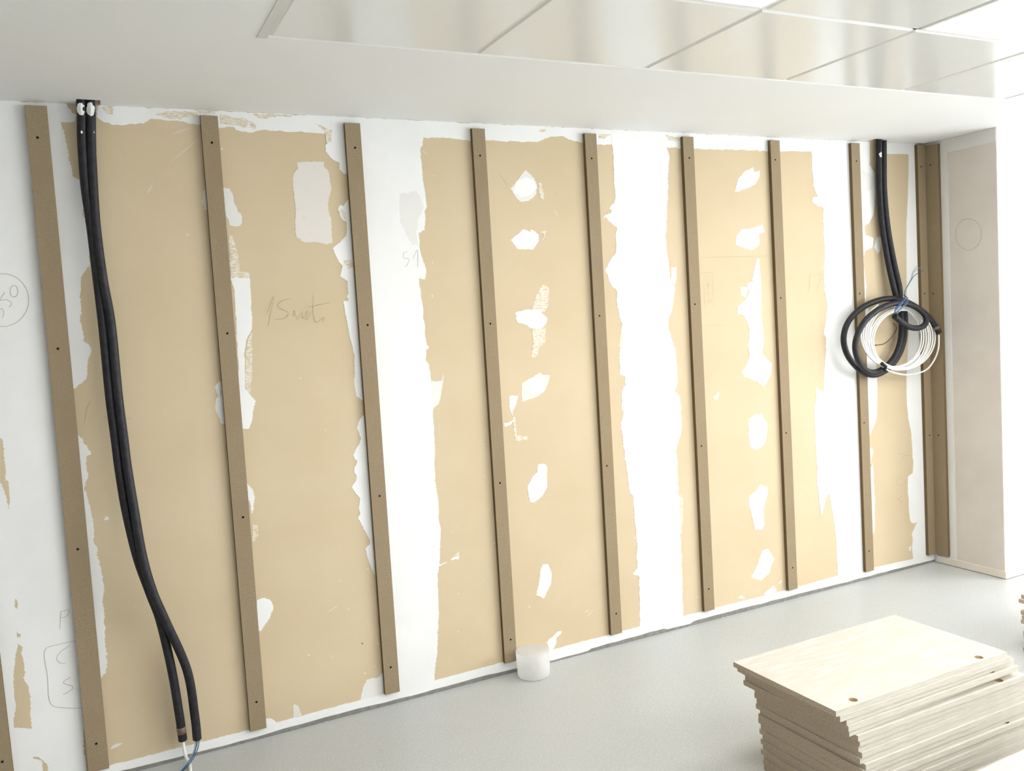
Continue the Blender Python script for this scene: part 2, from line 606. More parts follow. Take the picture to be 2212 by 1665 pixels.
# --- strip along the soffit
top = [(95, 200)] + ZA([(300, 140), (560, 170), (600, 230), (650, 270), (640, 325), (520, 330), (405, 330)])
patch(top, h2, M_white, 'joint_band')
top = ZA([(830, 150), (830, 290), (880, 330), (950, 350), (1230, 350), (1280, 300), (1400, 310), (1560, 325), (1690, 350), (1870, 380), (1990, 370), (2010, 390), (2130, 420), (2212, 400)])
top += ZB([(90, 200), (270, 210), (640, 230), (700, 215), (1480, 262), (1700, 270), (1870, 290)])
top += ZC([(40, 250), (250, 260), (420, 265), (480, 260), (540, 235), (600, 215), (690, 215), (770, 250), (850, 270), (990, 285), (1110, 285), (1580, 310), (1690, 315), (1960, 325), (2212, 330)])
top += ZD([(465, 262), (840, 265), (1240, 275), (1335, 280), (1335, 120), (0, 60)]) + [(900, 230), (400, 200)]
patch(top, h1, M_white, 'joint_band', 0.003)
patch(ZD([(1480, 150), (1475, 285), (1665, 290), (1745, 292), (1745, 150)]), h1, M_white, 'joint_band', 0.002)
for pl in (ZA([(1330, 265), (1480, 235), (1690, 240), (1690, 285), (1560, 292), (1500, 305), (1380, 290)]),
           ZA([(870, 195), (960, 205), (960, 250), (920, 270), (880, 230)]),
           ZA([(1640, 215), (1800, 222), (1850, 260), (1700, 260)]),
           ZA([(1880, 265), (2050, 290), (2140, 330), (2100, 380), (2000, 360), (1880, 350)])):
    patch(pl, h2, M_dry, 'dry_brushed_patch', 0.005)
for pl in (ZB([(0, 60), (90, 65), (280, 70), (370, 75), (330, 90), (230, 90), (150, 105), (90, 100)]), ZB([(555, 150), (600, 160), (690, 205), (640, 210)]), ZB([(700, 105), (770, 110), (770, 130), (720, 122)]),
           ZB([(1310, 150), (1370, 145), (1390, 165), (1340, 175)]), ZC([(1000, 200), (1100, 200), (1040, 235), (1000, 230)]), ZC([(1560, 200), (1690, 225), (1690, 260), (1600, 245)]), ZC([(490, 160), (550, 155), (540, 175), (500, 180)]),
           ZB([(0, 130), (50, 160), (40, 190), (0, 180)])):
    patch(pl, h2, M_dry, 'dry_brushed_patch', 0.003)
# --- second joint, beside the third batten
b3 = ZB([(690, 60), (690, 200), (680, 240), (690, 290), (640, 330), (650, 390), (690, 440), (760, 480), (770, 540), (800, 575), (900, 575), (900, 790), (835, 800), (800, 850), (765, 840), (750, 870), (780, 950), (820, 980), (830, 1050), (820, 1100), (770, 1150), (720, 1195), (705, 1210), (735, 1270), (760, 1330), (790, 1360), (765, 1450), (800, 1470), (830, 1490), (835, 1640)])
b3 += ZB2([(832, 60), (835, 115), (795, 120), (810, 200), (830, 320), (855, 440), (890, 590), (895, 700), (890, 830), (905, 930), (960, 960), (1040, 980), (1040, 1080), (965, 1095), (920, 1150), (910, 1200), (930, 1250), (950, 1300), (910, 1370), (880, 1430), (890, 1470), (915, 1480), (890, 1540), (905, 1600)])
b3 += ZB3([(912, 0), (890, 60), (910, 110), (900, 160), (872, 200), (900, 250), (935, 300), (930, 380), (940, 430), (918, 470), (950, 520), (985, 590), (1015, 650), (1020, 690), (985, 730), (1000, 800), (1030, 880), (1060, 950), (1120, 1010)])
b3 += ZB4([(1330, 200), (1400, 1030), (1735, 940), (1735, 800), (1755, 650), (1765, 350), (1758, 0)])
b3 += list(reversed(ZB3([(1570, 0), (1585, 200), (1610, 320), (1610, 480), (1625, 560), (1620, 780), (1610, 900), (1602, 940)])))
b3 += list(reversed(ZB2([(1450, 0), (1470, 150), (1490, 330), (1505, 490), (1525, 515), (1500, 545), (1500, 620), (1530, 660), (1545, 800), (1560, 1040), (1565, 1150), (1575, 1300), (1575, 1450), (1570, 1600)])))
b3 += list(reversed(ZB([(1400, 100), (1475, 265), (1475, 330), (1450, 360), (1465, 480), (1475, 640), (1490, 740), (1505, 850), (1490, 900), (1500, 960), (1485, 1050), (1440, 1080), (1445, 1180), (1470, 1300), (1505, 1400), (1490, 1470), (1440, 1465), (1450, 1570), (1452, 1640)])))
patch(b3, h2, M_white, 'joint_band', 0.003)
patch(ZB2([(1545, 800), (1640, 800), (1650, 735), (1648, 790), (1620, 960), (1610, 1000), (1555, 1040)]), h1, M_pale, 'thin_patch', 0.002)
patch(ZB([(1275, 740), (1420, 720), (1490, 850), (1430, 960), (1420, 1050), (1430, 1180), (1380, 1180), (1290, 980)]), h3, M_pale, 'thin_patch', 0.004)
patch(ZB([(800, 1320), (860, 1310), (890, 1360), (840, 1385)]), h3, M_dry, 'dry_brushed_patch', 0.003)
patch(ZB([(770, 870), (800, 880), (815, 960), (790, 940)]), h3, M_dry, 'dry_brushed_patch', 0.003)
patch(ZB([(640, 200), (700, 200), (690, 300), (650, 310)]), h3, M_dry, 'dry_brushed_patch', 0.003)
# --- third joint, between fifth and sixth batten
b5 = ZC([(1110, 150), (1110, 285), (1125, 420), (1135, 650), (1145, 720), (1130, 775), (1085, 830), (1115, 850), (1100, 870), (1060, 880), (1030, 920), (1060, 905), (1160, 1005), (1145, 1050), (1150, 1200), (1090, 1280), (1060, 1350), (1080, 1440), (1150, 1530), (1160, 1600)])
b5 += ZC2([(1145, 0), (1165, 130), (1185, 200), (1200, 240), (1190, 290), (1215, 320), (1200, 390), (1190, 430), (1175, 480), (1180, 660), (1225, 680), (1230, 750), (1200, 800), (1195, 960), (1215, 990), (1190, 1080), (1200, 1200), (1220, 1350), (1240, 1500), (1252, 1600)])
b5 += ZC3([(1255, 0), (1265, 60), (1295, 100), (1305, 250), (1320, 400), (1330, 550), (1320, 600), (1330, 690), (1295, 750), (1345, 765), (1345, 900), (1350, 1060), (1355, 1240), (1722, 1150), (1720, 1110), (1715, 950), (1715, 800), (1705, 600), (1695, 400), (1690, 200), (1682, 40)])
b5 += list(reversed(ZC2([(1630, 30), (1630, 100), (1590, 200), (1600, 290), (1650, 440), (1665, 560), (1675, 720), (1660, 790), (1645, 800), (1690, 860), (1705, 950), (1705, 1150), (1680, 1240), (1655, 1310), (1670, 1380), (1675, 1500), (1680, 1600)])))
b5 += list(reversed(ZC([(1560, 150), (1580, 310), (1600, 380), (1590, 600), (1580, 820), (1575, 1000), (1570, 1100), (1590, 1250), (1610, 1420), (1655, 1510), (1632, 1640)])))
patch(b5, h2, M_white, 'joint_band', 0.004)
patch(ZC([(1620, 1330), (1665, 1330), (1655, 1480), (1620, 1470)]), h1, M_pale, 'thin_patch', 0.002)
patch(ZC2([(1170, 430), (1230, 460), (1215, 330), (1240, 290), (1195, 240)]), h1, M_dry, 'dry_brushed_patch', 0.003)
patch(ZC3([(1690, 60), (1720, 100), (1715, 300), (1705, 420), (1690, 300)]), h1, M_dry, 'dry_brushed_patch', 0.003)
# --- fourth joint, around the eighth batten
b7 = ZD([(840, 130), (840, 265), (845, 400), (860, 560), (890, 650), (845, 660), (850, 700), (900, 735), (945, 745), (940, 850), (945, 1000), (955, 1100), (945, 1250), (950, 1450), (975, 1560), (972, 1630)])
b7 += ZD2([(965, 100), (945, 240), (965, 280), (960, 400), (950, 560), (940, 740), (915, 730), (875, 690), (880, 780), (865, 880), (870, 1050), (880, 1250), (885, 1330)])
b7 += ZD3([(742, 30), (740, 120), (755, 260), (770, 385), (785, 330), (800, 250), (825, 220), (840, 280), (860, 400), (875, 550), (890, 830), (1100, 800), (1110, 520), (1140, 500), (1150, 480), (1150, 300), (1138, 0)])
b7 += list(reversed(ZD2([(1400, 560), (1400, 940), (1380, 1010), (1335, 1110), (1325, 1190), (1365, 1235), (1345, 1345), (1340, 1390)])))
b7 += list(reversed(ZD([(1335, 150), (1335, 380), (1380, 450), (1385, 620), (1370, 800), (1330, 880), (1290, 900), (1300, 980), (1370, 1000), (1360, 1080), (1300, 1120), (1285, 1160), (1290, 1290), (1308, 1420), (1300, 1540), (1330, 1640)])))
patch(b7, h2, M_white, 'joint_band', 0.003)
patch(ZD([(1375, 1080), (1400, 1000), (1435, 990), (1430, 1110), (1410, 1140)]), h1, M_white, 'compound_patch', 0.003)
patch(ZD([(1270, 420), (1370, 480), (1370, 560), (1330, 600), (1270, 560)]), h3, M_pale, 'thin_patch', 0.003)
patch(ZD3([(745, 20), (820, 60), (840, 200), (800, 250), (770, 380), (752, 260)]), h3, M_pale, 'thin_patch', 0.003)
patch(ZD2([(940, 1120), (965, 1098), (982, 1098), (960, 1130), (945, 1145)]), h3, M_thin, 'thin_patch', 0.001)
# --- corner joint beside the last batten
cj = ZD([(1668, 150), (1670, 290), (1665, 600), (1650, 900), (1650, 1250), (1655, 1500)]) + ZD2([(1670, 200), (1650, 620), (1650, 800), (1665, 960), (1690, 1080), (1705, 1300), (1710, 1320)])
cj += ZD3([(1425, 0), (1420, 70), (1385, 100), (1385, 200), (1400, 400), (1415, 430), (1450, 420), (1415, 500), (1420, 550), (1415, 600), (1425, 720), (1600, 700)]) + [(2032, 700), (2030, 300)]
patch(cj, h2, M_white, 'joint_band', 0.002)
# --- strip along the floor
bt = [(-60, 1716), (180, 1668), (236, 1653), (400, 1611), (533, 1577), (602, 1559), (776, 1512), (940, 1469), (1040, 1442), (1192, 1403), (1383, 1352.5), (1474, 1331), (1600, 1299), (1701, 1273.4), (1810, 1243), (1973, 1206.6), (2030, 1196), (2030, 1225)]
bt += [(q[0], q[1] + 60) for q in ((2020, 1214), (1600, 1321), (1060, 1464), (500, 1617), (-60, 1760))]
patch(bt, h3, M_white, 'joint_band', 0.0015)
# --- large pale rectangle and marks beside the second batten
patch(ZB([(400, 475), (630, 470), (630, 510), (670, 560), (685, 640), (690, 720), (670, 790), (665, 850), (690, 950), (700, 1165), (650, 1180), (600, 1165), (550, 1155), (480, 1165), (440, 1145), (400, 1115), (385, 1080), (390, 900), (375, 800), (360, 620), (375, 560), (410, 530)]), h1, M_thin, 'thin_patch', 0.003)
for pl, m in ((ZA([(1905, 890), (1960, 900), (1990, 940), (2000, 1020), (2020, 1080), (2060, 1130), (2065, 1180), (2050, 1215), (1960, 1215), (1920, 1100)]), M_pale),
              (ZA([(1950, 1290), (1985, 1290), (2030, 1460), (2040, 1600), (2120, 1620), (2130, 1670), (1970, 1670)]), M_dry),
              (ZA2([(1960, 0), (2130, 0), (2145, 200), (2150, 430), (2100, 540), (2085, 640), (2090, 800), (2095, 930), (2100, 960), (2140, 1000), (2180, 1050), (2165, 1090), (2150, 1220), (2120, 1285), (2060, 1285), (2000, 100)]), M_white),
              (ZA2([(2150, 440), (2150, 800), (2140, 980), (2095, 960), (2090, 700), (2110, 540)]), M_dry),
              (ZA([(1735, 910), (1730, 980), (1715, 1010), (1740, 1040), (1745, 1080), (1790, 1080), (1780, 900)]), M_thin),
              (ZA2([(1870, 880), (1830, 940), (1860, 1000), (1830, 1110), (1870, 1200), (1890, 1240), (1940, 1240), (1920, 900)]), M_pale),
              (ZA3([(2105, 170), (2150, 220), (2170, 300), (2160, 380), (2150, 430), (2120, 300)]), M_white),
              (ZA3([(2150, 520), (2195, 530), (2200, 620), (2155, 680)]), M_dry),
              (ZB4([(215, 200), (280, 180), (340, 210), (355, 270), (320, 360), (250, 465), (225, 470)]), M_white),
              (ZB4([(1300, 815), (1240, 860), (1150, 880), (1120, 950), (1095, 1070), (1330, 1010)]), M_pale),
              (ZB4([(280, 1215), (340, 1210), (400, 1245), (300, 1275)]), M_white),
              (ZB4([(530, 1090), (570, 1100), (600, 1185), (530, 1205)]), M_thin),
              (ZA4([(940, 1470), (990, 1430), (1045, 1420), (1020, 1445)]), M_pale),
              (ZA3([(875, 488), (910, 450), (930, 480), (890, 488)]), M_pale)):
    patch(pl, h1, m, 'thin_patch' if m is not M_white else 'compound_patch', 0.003)
# --- filled screw heads, first column
SC = [(ZC([(375, 500), (450, 570), (470, 640), (460, 720), (400, 770), (330, 770), (265, 700), (245, 660), (300, 600)]), M_pale, h1),
      (ZC([(300, 600), (380, 560), (450, 600), (465, 660), (420, 720), (330, 740), (270, 690)]), M_white, h2),
      (ZC([(490, 610), (510, 620), (540, 720), (530, 760), (500, 740), (485, 660)]), M_dry, h1),
      (ZC([(250, 1100), (360, 1005), (410, 1028), (430, 1005), (490, 1050), (490, 1110), (440, 1180), (310, 1175), (280, 1140)]), M_white, h1),
      (ZC([(500, 1030), (555, 1020), (530, 1090), (510, 1110), (535, 1050)]), M_dry, h1),
      (ZC([(520, 1480), (575, 1500), (570, 1659), (540, 1720), (430, 1700), (470, 1560)]), M_dry, h1),
      (ZC2([(290, 140), (380, 115), (490, 110), (520, 150), (570, 190), (540, 250), (500, 280), (420, 270), (370, 240), (300, 220)]), M_white, h2),
      (ZC2([(430, 280), (550, 270), (545, 390), (500, 420), (470, 520), (420, 520), (440, 400)]), M_dry, h1),
      (ZC2([(340, 740), (420, 700), (500, 650), (520, 675), (590, 665), (570, 740), (540, 800), (470, 860), (400, 880), (350, 900), (335, 830)]), M_thin, h1),
      (ZC2([(390, 730), (450, 690), (520, 690), (550, 750), (530, 810), (460, 860), (410, 820)]), M_white, h2),
      (ZC2([(235, 850), (310, 845), (295, 920), (270, 980), (265, 1030), (240, 980)]), M_pale, h1),
      (ZC2([(190, 1085), (270, 1055), (260, 1090), (200, 1110)]), M_pale, h1),
      (ZC2([(270, 1030), (285, 1040), (300, 1185), (400, 1195), (390, 1220), (290, 1240), (275, 1150)]), M_dry, h1),
      (ZC2([(480, 1440), (520, 1420), (560, 1445), (555, 1560), (470, 1560)]), M_pale, h1),
      (ZC2([(400, 1600), (440, 1530), (480, 1500), (560, 1550), (555, 1640)]) + ZC3([(555, 10), (530, 60), (490, 110), (440, 140), (410, 130), (395, 60), (390, 0)]), M_white, h2),
      (ZC3([(520, 665), (570, 670), (600, 740), (595, 830), (560, 900), (530, 955), (465, 930), (490, 830), (500, 720)]), M_white, h1),
      (ZC3([(550, 1330), (600, 1290), (650, 1240), (685, 1235), (680, 1260), (640, 1290), (635, 1350), (600, 1400), (580, 1400)]), M_white, h1),
      (ZB3([(1715, 825), (1740, 795), (1785, 795), (1780, 815)]), M_white, h1),
      (ZB3([(1740, 790), (1785, 750), (1785, 792)]), M_thin, h1),
      (ZB3([(1605, 870), (1680, 840), (1680, 850), (1610, 880)]), M_white, h1),
      # second column
      (ZD([(340, 400), (355, 440), (400, 430), (400, 480), (360, 540), (300, 580), (210, 605), (185, 610), (200, 560), (215, 490), (270, 440)]), M_pale, h1),
      (ZD([(250, 520), (330, 470), (350, 520), (310, 570), (250, 570)]), M_white, h2),
      (ZD([(200, 980), (250, 930), (340, 920), (420, 890), (440, 950), (395, 970), (395, 1060), (340, 1105), (270, 1090), (190, 1060)]), M_white, h1),
      (ZD([(375, 1180), (395, 1180), (410, 1400), (350, 1400), (330, 1360), (345, 1300)]), M_pale, h1),
      (ZD([(375, 1400), (410, 1400), (412, 1620), (260, 1560), (310, 1470), (290, 1390), (330, 1370)]), M_pale, h1),
      (ZD([(230, 1420), (300, 1420), (280, 1500), (240, 1500)]), M_thin, h1 * 0.6),
      (ZD([(310, 1500), (412, 1450), (412, 1600)]) + ZD2([(410, 0), (415, 100), (430, 200), (435, 300), (415, 400), (450, 450), (500, 500), (495, 590), (430, 700), (380, 650), (260, 600), (245, 560), (290, 500), (310, 430), (300, 340), (310, 200), (290, 130), (260, 80), (210, 70), (210, 10)]), M_white, h2),
      (ZD2([(305, 970), (350, 930), (420, 920), (435, 960), (465, 1010), (455, 1130), (430, 1190), (365, 1240), (320, 1200), (305, 1100)]), M_white, h1),
      (ZD3([(260, 230), (300, 205), (340, 155), (385, 170), (390, 210), (360, 330), (365, 440), (350, 475), (300, 470), (275, 370), (255, 290)]), M_white, h1),
      (ZD3([(350, 620), (390, 610), (435, 680), (400, 780), (340, 835), (270, 810), (310, 740)]), M_white, h1),
      (ZD3([(360, 930), (430, 870), (450, 910), (400, 940)]), M_white, h1),
      (ZD3([(470, 850), (490, 830), (475, 860)]), M_white, h1),
      (ZD3([(170, 960), (200, 940), (230, 965)]), M_thin, h1),
      (ZD2([(0, 780), (55, 735), (45, 790), (20, 800)]), M_pale, h1),
      (ZD3([(1395, 595), (1410, 590), (1405, 625), (1392, 620)]), M_pale, h1)]
for pl, m, h in SC:
    patch(pl, h, m, 'screw_filler_patch', 0.003)
# --- specks, drips and scratches too small to single out
bm = bmesh.new()


def speck(px, w, hgt, ang=0.0, y=-0.0005):
    p = hit(px, 1, 0.0)
    ca, sa = math.cos(ang), math.sin(ang)
    vv = []
    for k in range(7):
        a = 2 * math.pi * k / 7
        r = 1 + 0.25 * random.uniform(-1, 1)
        x, z = math.cos(a) * w * r, math.sin(a) * hgt * r
        vv.append(bm.verts.new((p.x + x * ca - z * sa, y, p.z + x * sa + z * ca)))
    bm.faces.new(vv)


for q in ZB3([(1727, 592), (1775, 545), (1778, 1115), (1778, 1437), (765, 1000), (840, 1245), (958, 1540), (1095, 1545), (2005, 115), (2085, 680), (1995, 1000)]) + ZB2([(2017, 1318), (1985, 1110), (1995, 1340), (645, 1220), (430, 775)]) + ZB4([(1140, 825), (1118, 575), (1225, 765), (1250, 570), (860, 690), (660, 670)]) + ZC3([(110, 480), (1310, 440), (1840, 945), (80, 1500), (410, 1030)]) + ZC2([(1220, 1380), (40, 1240), (1660, 735)]) + ZD3([(205, 458)]) + ZA([(1895, 560), (1600, 1290)]) + ZB([(1570, 590), (1560, 1330), (1555, 1615)]):
    speck(q, random.uniform(0.0012, 0.003), random.uniform(0.002, 0.0045), random.uniform(-0.4, 0.4))
for a, b in ((ZA([(1450, 440), (1650, 370)])), (ZA([(1470, 660), (1700, 470)])), (ZA([(1250, 950), (1310, 850)])), (ZB3([(665, 1275), (750, 1210)])), (ZC([(620, 835), (655, 900)])), (ZB([(1465, 365), (1515, 415)])), (ZC3([(900, 1110), (960, 1050)])), (ZC3([(870, 1080), (930, 1050)])), (ZB3([(985, 905), (1015, 900)]))):
    pa, pb = hit(a, 1, 0), hit(b, 1, 0)
    m = ((a[0] + b[0]) / 2, (a[1] + b[1]) / 2)
    speck(m, (pb - pa).length / 2, 0.0009, math.atan2(pb.z - pa.z, pb.x - pa.x))
sp = finish('compound_specks', bm, M_pale, wall)
sp['kind'] = 'stuff'

# ------------------------------------------------------------------ pencil marks


def ribbon(name, lines, mat, parent, y=-0.0018, wd_=0.0011, plane='wall'):
    bm = bmesh.new()
    for ln in lines:
        if plane == 'wall':
            P = [hit(q, 1, y) for q in ln]
        else:
            P = [hit(q, 0, PX - 0.0034) for q in ln]
        P = catmull(P, 5) if len(P) > 2 else P
        prev = None
        for i, p in enumerate(P):
            t = (P[min(i + 1, len(P) - 1)] - P[max(i - 1, 0)]).normalized()
            nrm = Vector((0, -1, 0)) if plane == 'wall' else Vector((-1, 0, 0))
            s = t.cross(nrm).normalized() * wd_ * 0.5
            cur = [bm.verts.new(p + s), bm.verts.new(p - s)]
            if prev:
                bm.faces.new((prev[0], cur[0], cur[1], prev[1]))
            prev = cur
    return finish(name, bm, mat, parent)


def ell(cx, cy, rx, ry, a0=0, a1=360, n=20, rot=0.0):
    out = []
    for k in range(n + 1):
        a = math.radians(a0 + (a1 - a0) * k / n)
        x, y = rx * math.cos(a), ry * math.sin(a)
        out.append((cx + x * math.cos(rot) - y * math.sin(rot), cy + x * math.sin(rot) + y * math.cos(rot)))
    return out


o = ribbon('pencil_writing', [ZB2([(145, 225), (205, 80), (155, 330)]), ZB2([(335, 100), (262, 125), (240, 170), (325, 215), (300, 262), (210, 278)]), ZB2([(370, 250), (378, 198), (405, 278), (445, 208), (450, 268), (490, 202), (482, 280), (525, 210)]), ZB2([(540, 72), (540, 235), (570, 300), (635, 255), (622, 300)]), ZB2([(495, 172), (690, 130)])], M_pencil2, wall)
o['label'] = 'handwritten 15 mts in pencil'
o = ribbon('pencil_writing', [ZB([(1345, 1240), (1315, 1245), (1310, 1290), (1355, 1300), (1345, 1345), (1325, 1365)]), ZB([(1390, 1300), (1430, 1225), (1432, 1370)])], M_pencil2, wall)
o['label'] = 'handwritten 51 in pencil'
o = ribbon('pencil_writing', [ZD([(830, 1300), (820, 1460)]), ZD([(865, 1330), (930, 1310), (885, 1465)]), ZD([(950, 1500), (962, 1420), (985, 1495), (998, 1415), (1015, 1490)]), ZD([(1045, 1320), (1042, 1490), (1060, 1500)]), ZD([(1095, 1420), (1070, 1450), (1098, 1490), (1080, 1535)])], M_pencil2, wall)
o['label'] = 'handwritten 17 mts in pencil'
o = ribbon('pencil_writing', [ell(6, 648, 56, 57, -100, 130, 24), ZA2([(40, 125), (0, 190), (50, 185), (92, 205), (95, 232), (80, 250)]), [(x, y) for x, y in ell(30.4, 629, 8.5, 12.5)], ZA2([(-10, 255), (28, 275), (32, 310), (20, 340)])], M_pencil, wall)
o['label'] = 'handwritten 350 in a pencil circle'
o = ribbon('pencil_writing', [ZA4([(520, 300), (510, 450)]), ZA4([(520, 300), (590, 285), (570, 335), (520, 355)]), ZA4([(650, 548), (500, 580), (380, 635), (405, 850), (430, 1080), (560, 1120), (710, 1122)]), ZA4([(600, 585), (520, 640), (482, 700), (520, 740), (560, 738)]), ZA4([(600, 860), (540, 905), (622, 940), (590, 980), (540, 1005)])], M_pencil2, wall)
o['label'] = 'handwritten letters in a pencil box'
o = ribbon('pencil_sketch', [ZC([(1865, 1250), (2212, 1240), (2450, 1235)]), ZC([(1870, 1382), (2000, 1372)]), ZC([(1970, 1380), (1980, 1659)]), ZC([(1900, 1470), (1910, 1659)]), ZC([(1925, 1478), (1940, 1475), (1942, 1495), (1928, 1497), (1925, 1478)]), ZC([(1925, 1548), (1942, 1546), (1943, 1562), (1928, 1563), (1925, 1548)]), ZC2([(1880, 250), (2060, 245)]), ZC2([(1935, 30), (1955, 30), (1955, 50), (1935, 50), (1935, 30)])], M_pencil2, wall, wd_=0.0008)
o = ribbon('pencil_writing', [ZD2([(1580, 1270), (1600, 1262), (1632, 1275), (1622, 1300), (1580, 1340)]), ZD2([(1630, 1275), (1690, 1285)]), ZD2([(1650, 1280), (1650, 1345)]), ell(1945, 1040, 8, 9, 0, 300), ZD2([(1640, 1480), (1645, 1540)]), ZD3([(1345, 235), (1315, 255), (1345, 275), (1325, 300)])], M_pencil2, wall)
ribbon('pencil_mark', [ZA2([(770, 1050), (740, 1120), (720, 1255)]), ZA2([(890, 1185), (930, 1195), (1120, 1197)]), ZA2([(1885, 1010), (1886, 980), (1903, 978), (1912, 1180)])], M_pencil, wall)
ribbon('pencil_mark', [ZC([(160, 545), (230, 640)]), ZC([(640, 700), (645, 730)])], M_pencil2, wall)
ribbon('pencil_circle', [ell(2092, 506, 28, 34)], M_pencil2, pil, plane='pillar', wd_=0.0014)

# ------------------------------------------------------------------ battens
BT = 0.019
BAT = {1: ((53, 227), (100, 228), (190, 1672), (236, 1659)), 2: ((431.6, 249), (471, 250), (542, 1580), (575, 1572)), 3: ((743, 265), (779, 266), (834, 1502), (862.5, 1493.6)),
       4: ((1018.5, 277.6), (1048, 277), (1092, 1431.8), (1116, 1427)), 5: ((1263, 288), (1288, 288), (1320.5, 1372), (1343.8, 1366.5)), 6: ((1475, 295), (1497.7, 295), (1522, 1320), (1543.8, 1316)),
       7: ((1664, 303), (1684, 302.5), (1704, 1275.5), (1723, 1271)), 8: ((1838.7, 309), (1857, 309), (1871, 1235), (1888, 1231.5))}
HOLES = {0: [(5, 1645)], 1: [(81, 297), (125, 753), (168, 1186), (208, 1606)], 2: [(457.6, 308), (491, 720), (525, 1117), (554, 1516)], 3: [(767, 319), (794, 702), (820, 1071), (844, 1441)],
         4: [(1037, 336), (1059, 699), (1080, 1043), (1103, 1381)], 5: [(1278, 342), (1295, 682), (1311, 1006), (1331, 1325)], 6: [(1489, 341), (1501, 657), (1515, 963), (1531, 1272)],
         7: [(1675, 345), (1686.5, 643.5), (1698, 935), (1712, 1226)], 8: [(1850, 348), (1857, 634), (1866.5, 913), (1877.5, 1190)], 9: [(1990, 360), (1997, 634), (2008, 940)]}
BLAB = {0: 'brown MDF batten cut off by the left edge of the picture', 1: 'wide-looking brown MDF batten left of the long hanging black conduits', 2: 'brown MDF batten right of the long hanging black conduits',
        3: 'brown MDF batten along the left side of the wide white band, third from left', 4: 'brown MDF batten directly behind the milky plastic pot', 5: 'brown MDF batten right of the first column of filled screw spots',
        6: 'brown MDF batten left of the second column of filled screw spots', 7: 'brown MDF batten right of the second column of filled screw spots', 8: 'brown MDF batten behind the left side of the cable coil',
        9: 'brown MDF batten in the inner corner beside the pillar'}


def make_batten(i, corners):
    # corners: (xtl, xtr, xbl, xbr, zt, zb) on the front plane
    xtl, xtr, xbl, xbr, zt, zb = corners
    root = empty('batten', ((xbl + xbr) / 2, 0, zb))
    bm = bmesh.new()
    f = [(xbl, zb), (xbr, zb), (xtr, zt), (xtl, zt)]
    fr = [bm.verts.new((x - root.location.x, -BT, z - zb)) for x, z in f]
    bk = [bm.verts.new((x - root.location.x, -0.0012, z - zb)) for x, z in f]
    a = bm.faces.new(fr)
    bm.faces.new(list(reversed(bk)))
    for k in range(4):
        q = bm.faces.new((fr[(k + 1) % 4], fr[k], bk[k], bk[(k + 1) % 4]))
        q.material_index = 1
    bmesh.ops.recalc_face_normals(bm, faces=bm.faces)
    finish('strip', bm, [M_mdf, M_mdfe], root)
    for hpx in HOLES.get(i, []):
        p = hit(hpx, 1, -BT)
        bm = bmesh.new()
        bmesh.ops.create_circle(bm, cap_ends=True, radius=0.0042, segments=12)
        hm = finish('screw_hole_disc', bm, M_hole_shade, root)
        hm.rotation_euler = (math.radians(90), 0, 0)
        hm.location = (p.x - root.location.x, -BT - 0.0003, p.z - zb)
        hm['label'] = 'flat disc with the dark of a screw hole painted on'
    tag(root, BLAB[i], 'batten', 'vertical battens on the wall')
    return root


broots = {}
for i, (tl, tr_, bl, br) in BAT.items():
    a, b, c, d = [hit(q, 1, -BT) for q in (tl, tr_, bl, br)]
    w = ((b.x - a.x) + (d.x - c.x)) / 2
    if i == 1:
        c.x = d.x - w
    ma, mb = (a.x + b.x) / 2, (c.x + d.x) / 2
    broots[i] = make_batten(i, (ma - w / 2, ma + w / 2, mb - w / 2, mb + w / 2, (a.z + b.z) / 2, d.z))
b0 = hit((29, 1665), 1, -BT).x
b0t = hit((0, 1366), 1, -BT)
make_batten(0, (b0 - 0.056 - 0.012, b0 - 0.012, b0 - 0.056, b0, 2.21, 0.041))
# corner battens
make_batten(9, (4.322, 4.378, 4.325, 4.380, 2.226, 0.050))
p0, p1 = hit((2025, 311), 0, PX - BT), hit((2049, 1204), 0, PX - BT)
yq = (p0.y + p1.y) / 2
cb = empty('batten', (PX, yq, 0.05))
bm = bmesh.new()
fs = box_into(bm, -BT, -0.0032, 0.0, -yq - BT - 0.0005, 0.0, 2.218 - 0.05)
for f in fs:
    f.normal_update()
    if abs(f.normal.x) < 0.5:
        f.material_index = 1
finish('strip', bm, [M_mdf, M_mdfe], cb)
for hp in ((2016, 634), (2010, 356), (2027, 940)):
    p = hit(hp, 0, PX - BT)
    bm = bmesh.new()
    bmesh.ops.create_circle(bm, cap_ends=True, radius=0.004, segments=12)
    hm = finish('screw_hole_disc', bm, M_hole_shade, cb)
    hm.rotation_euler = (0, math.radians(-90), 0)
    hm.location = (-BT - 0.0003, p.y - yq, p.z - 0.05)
tag(cb, 'brown MDF batten fixed to the side of the pillar in the corner', 'batten', 'vertical battens on the wall')


def on_batten(i, lines):
    r = ribbon('pencil_mark', lines, M_pencil, None, y=-BT - 0.0003, wd_=0.0008)
    r.parent = broots[i]
    r.location = -broots[i].location


on_batten(3, [ell(540 + 1035 / 3.95, 620 + 640 / 3.95, 10.5, 29), ZB2([(1030, 590), (1037, 690)])])
on_batten(1, [ell(540 / 3.95, 600 + 935 / 3.95, 10, 28, 60, 330), ZA2([(535, 880), (540, 960)])])
on_batten(5, [ell(1040 + 1012 / 3.95, 640 + 370 / 3.95, 8, 26, 0, 300)])
on_batten(7, [ell(1540 + 592 / 3.95, 660 + 175 / 3.95, 5, 18, 0, 320)])

# ------------------------------------------------------------------ left hanging conduits
RL = 0.0148


def path_px(pts):
    return [hit((x, y), 1, d) for x, y, d in pts]


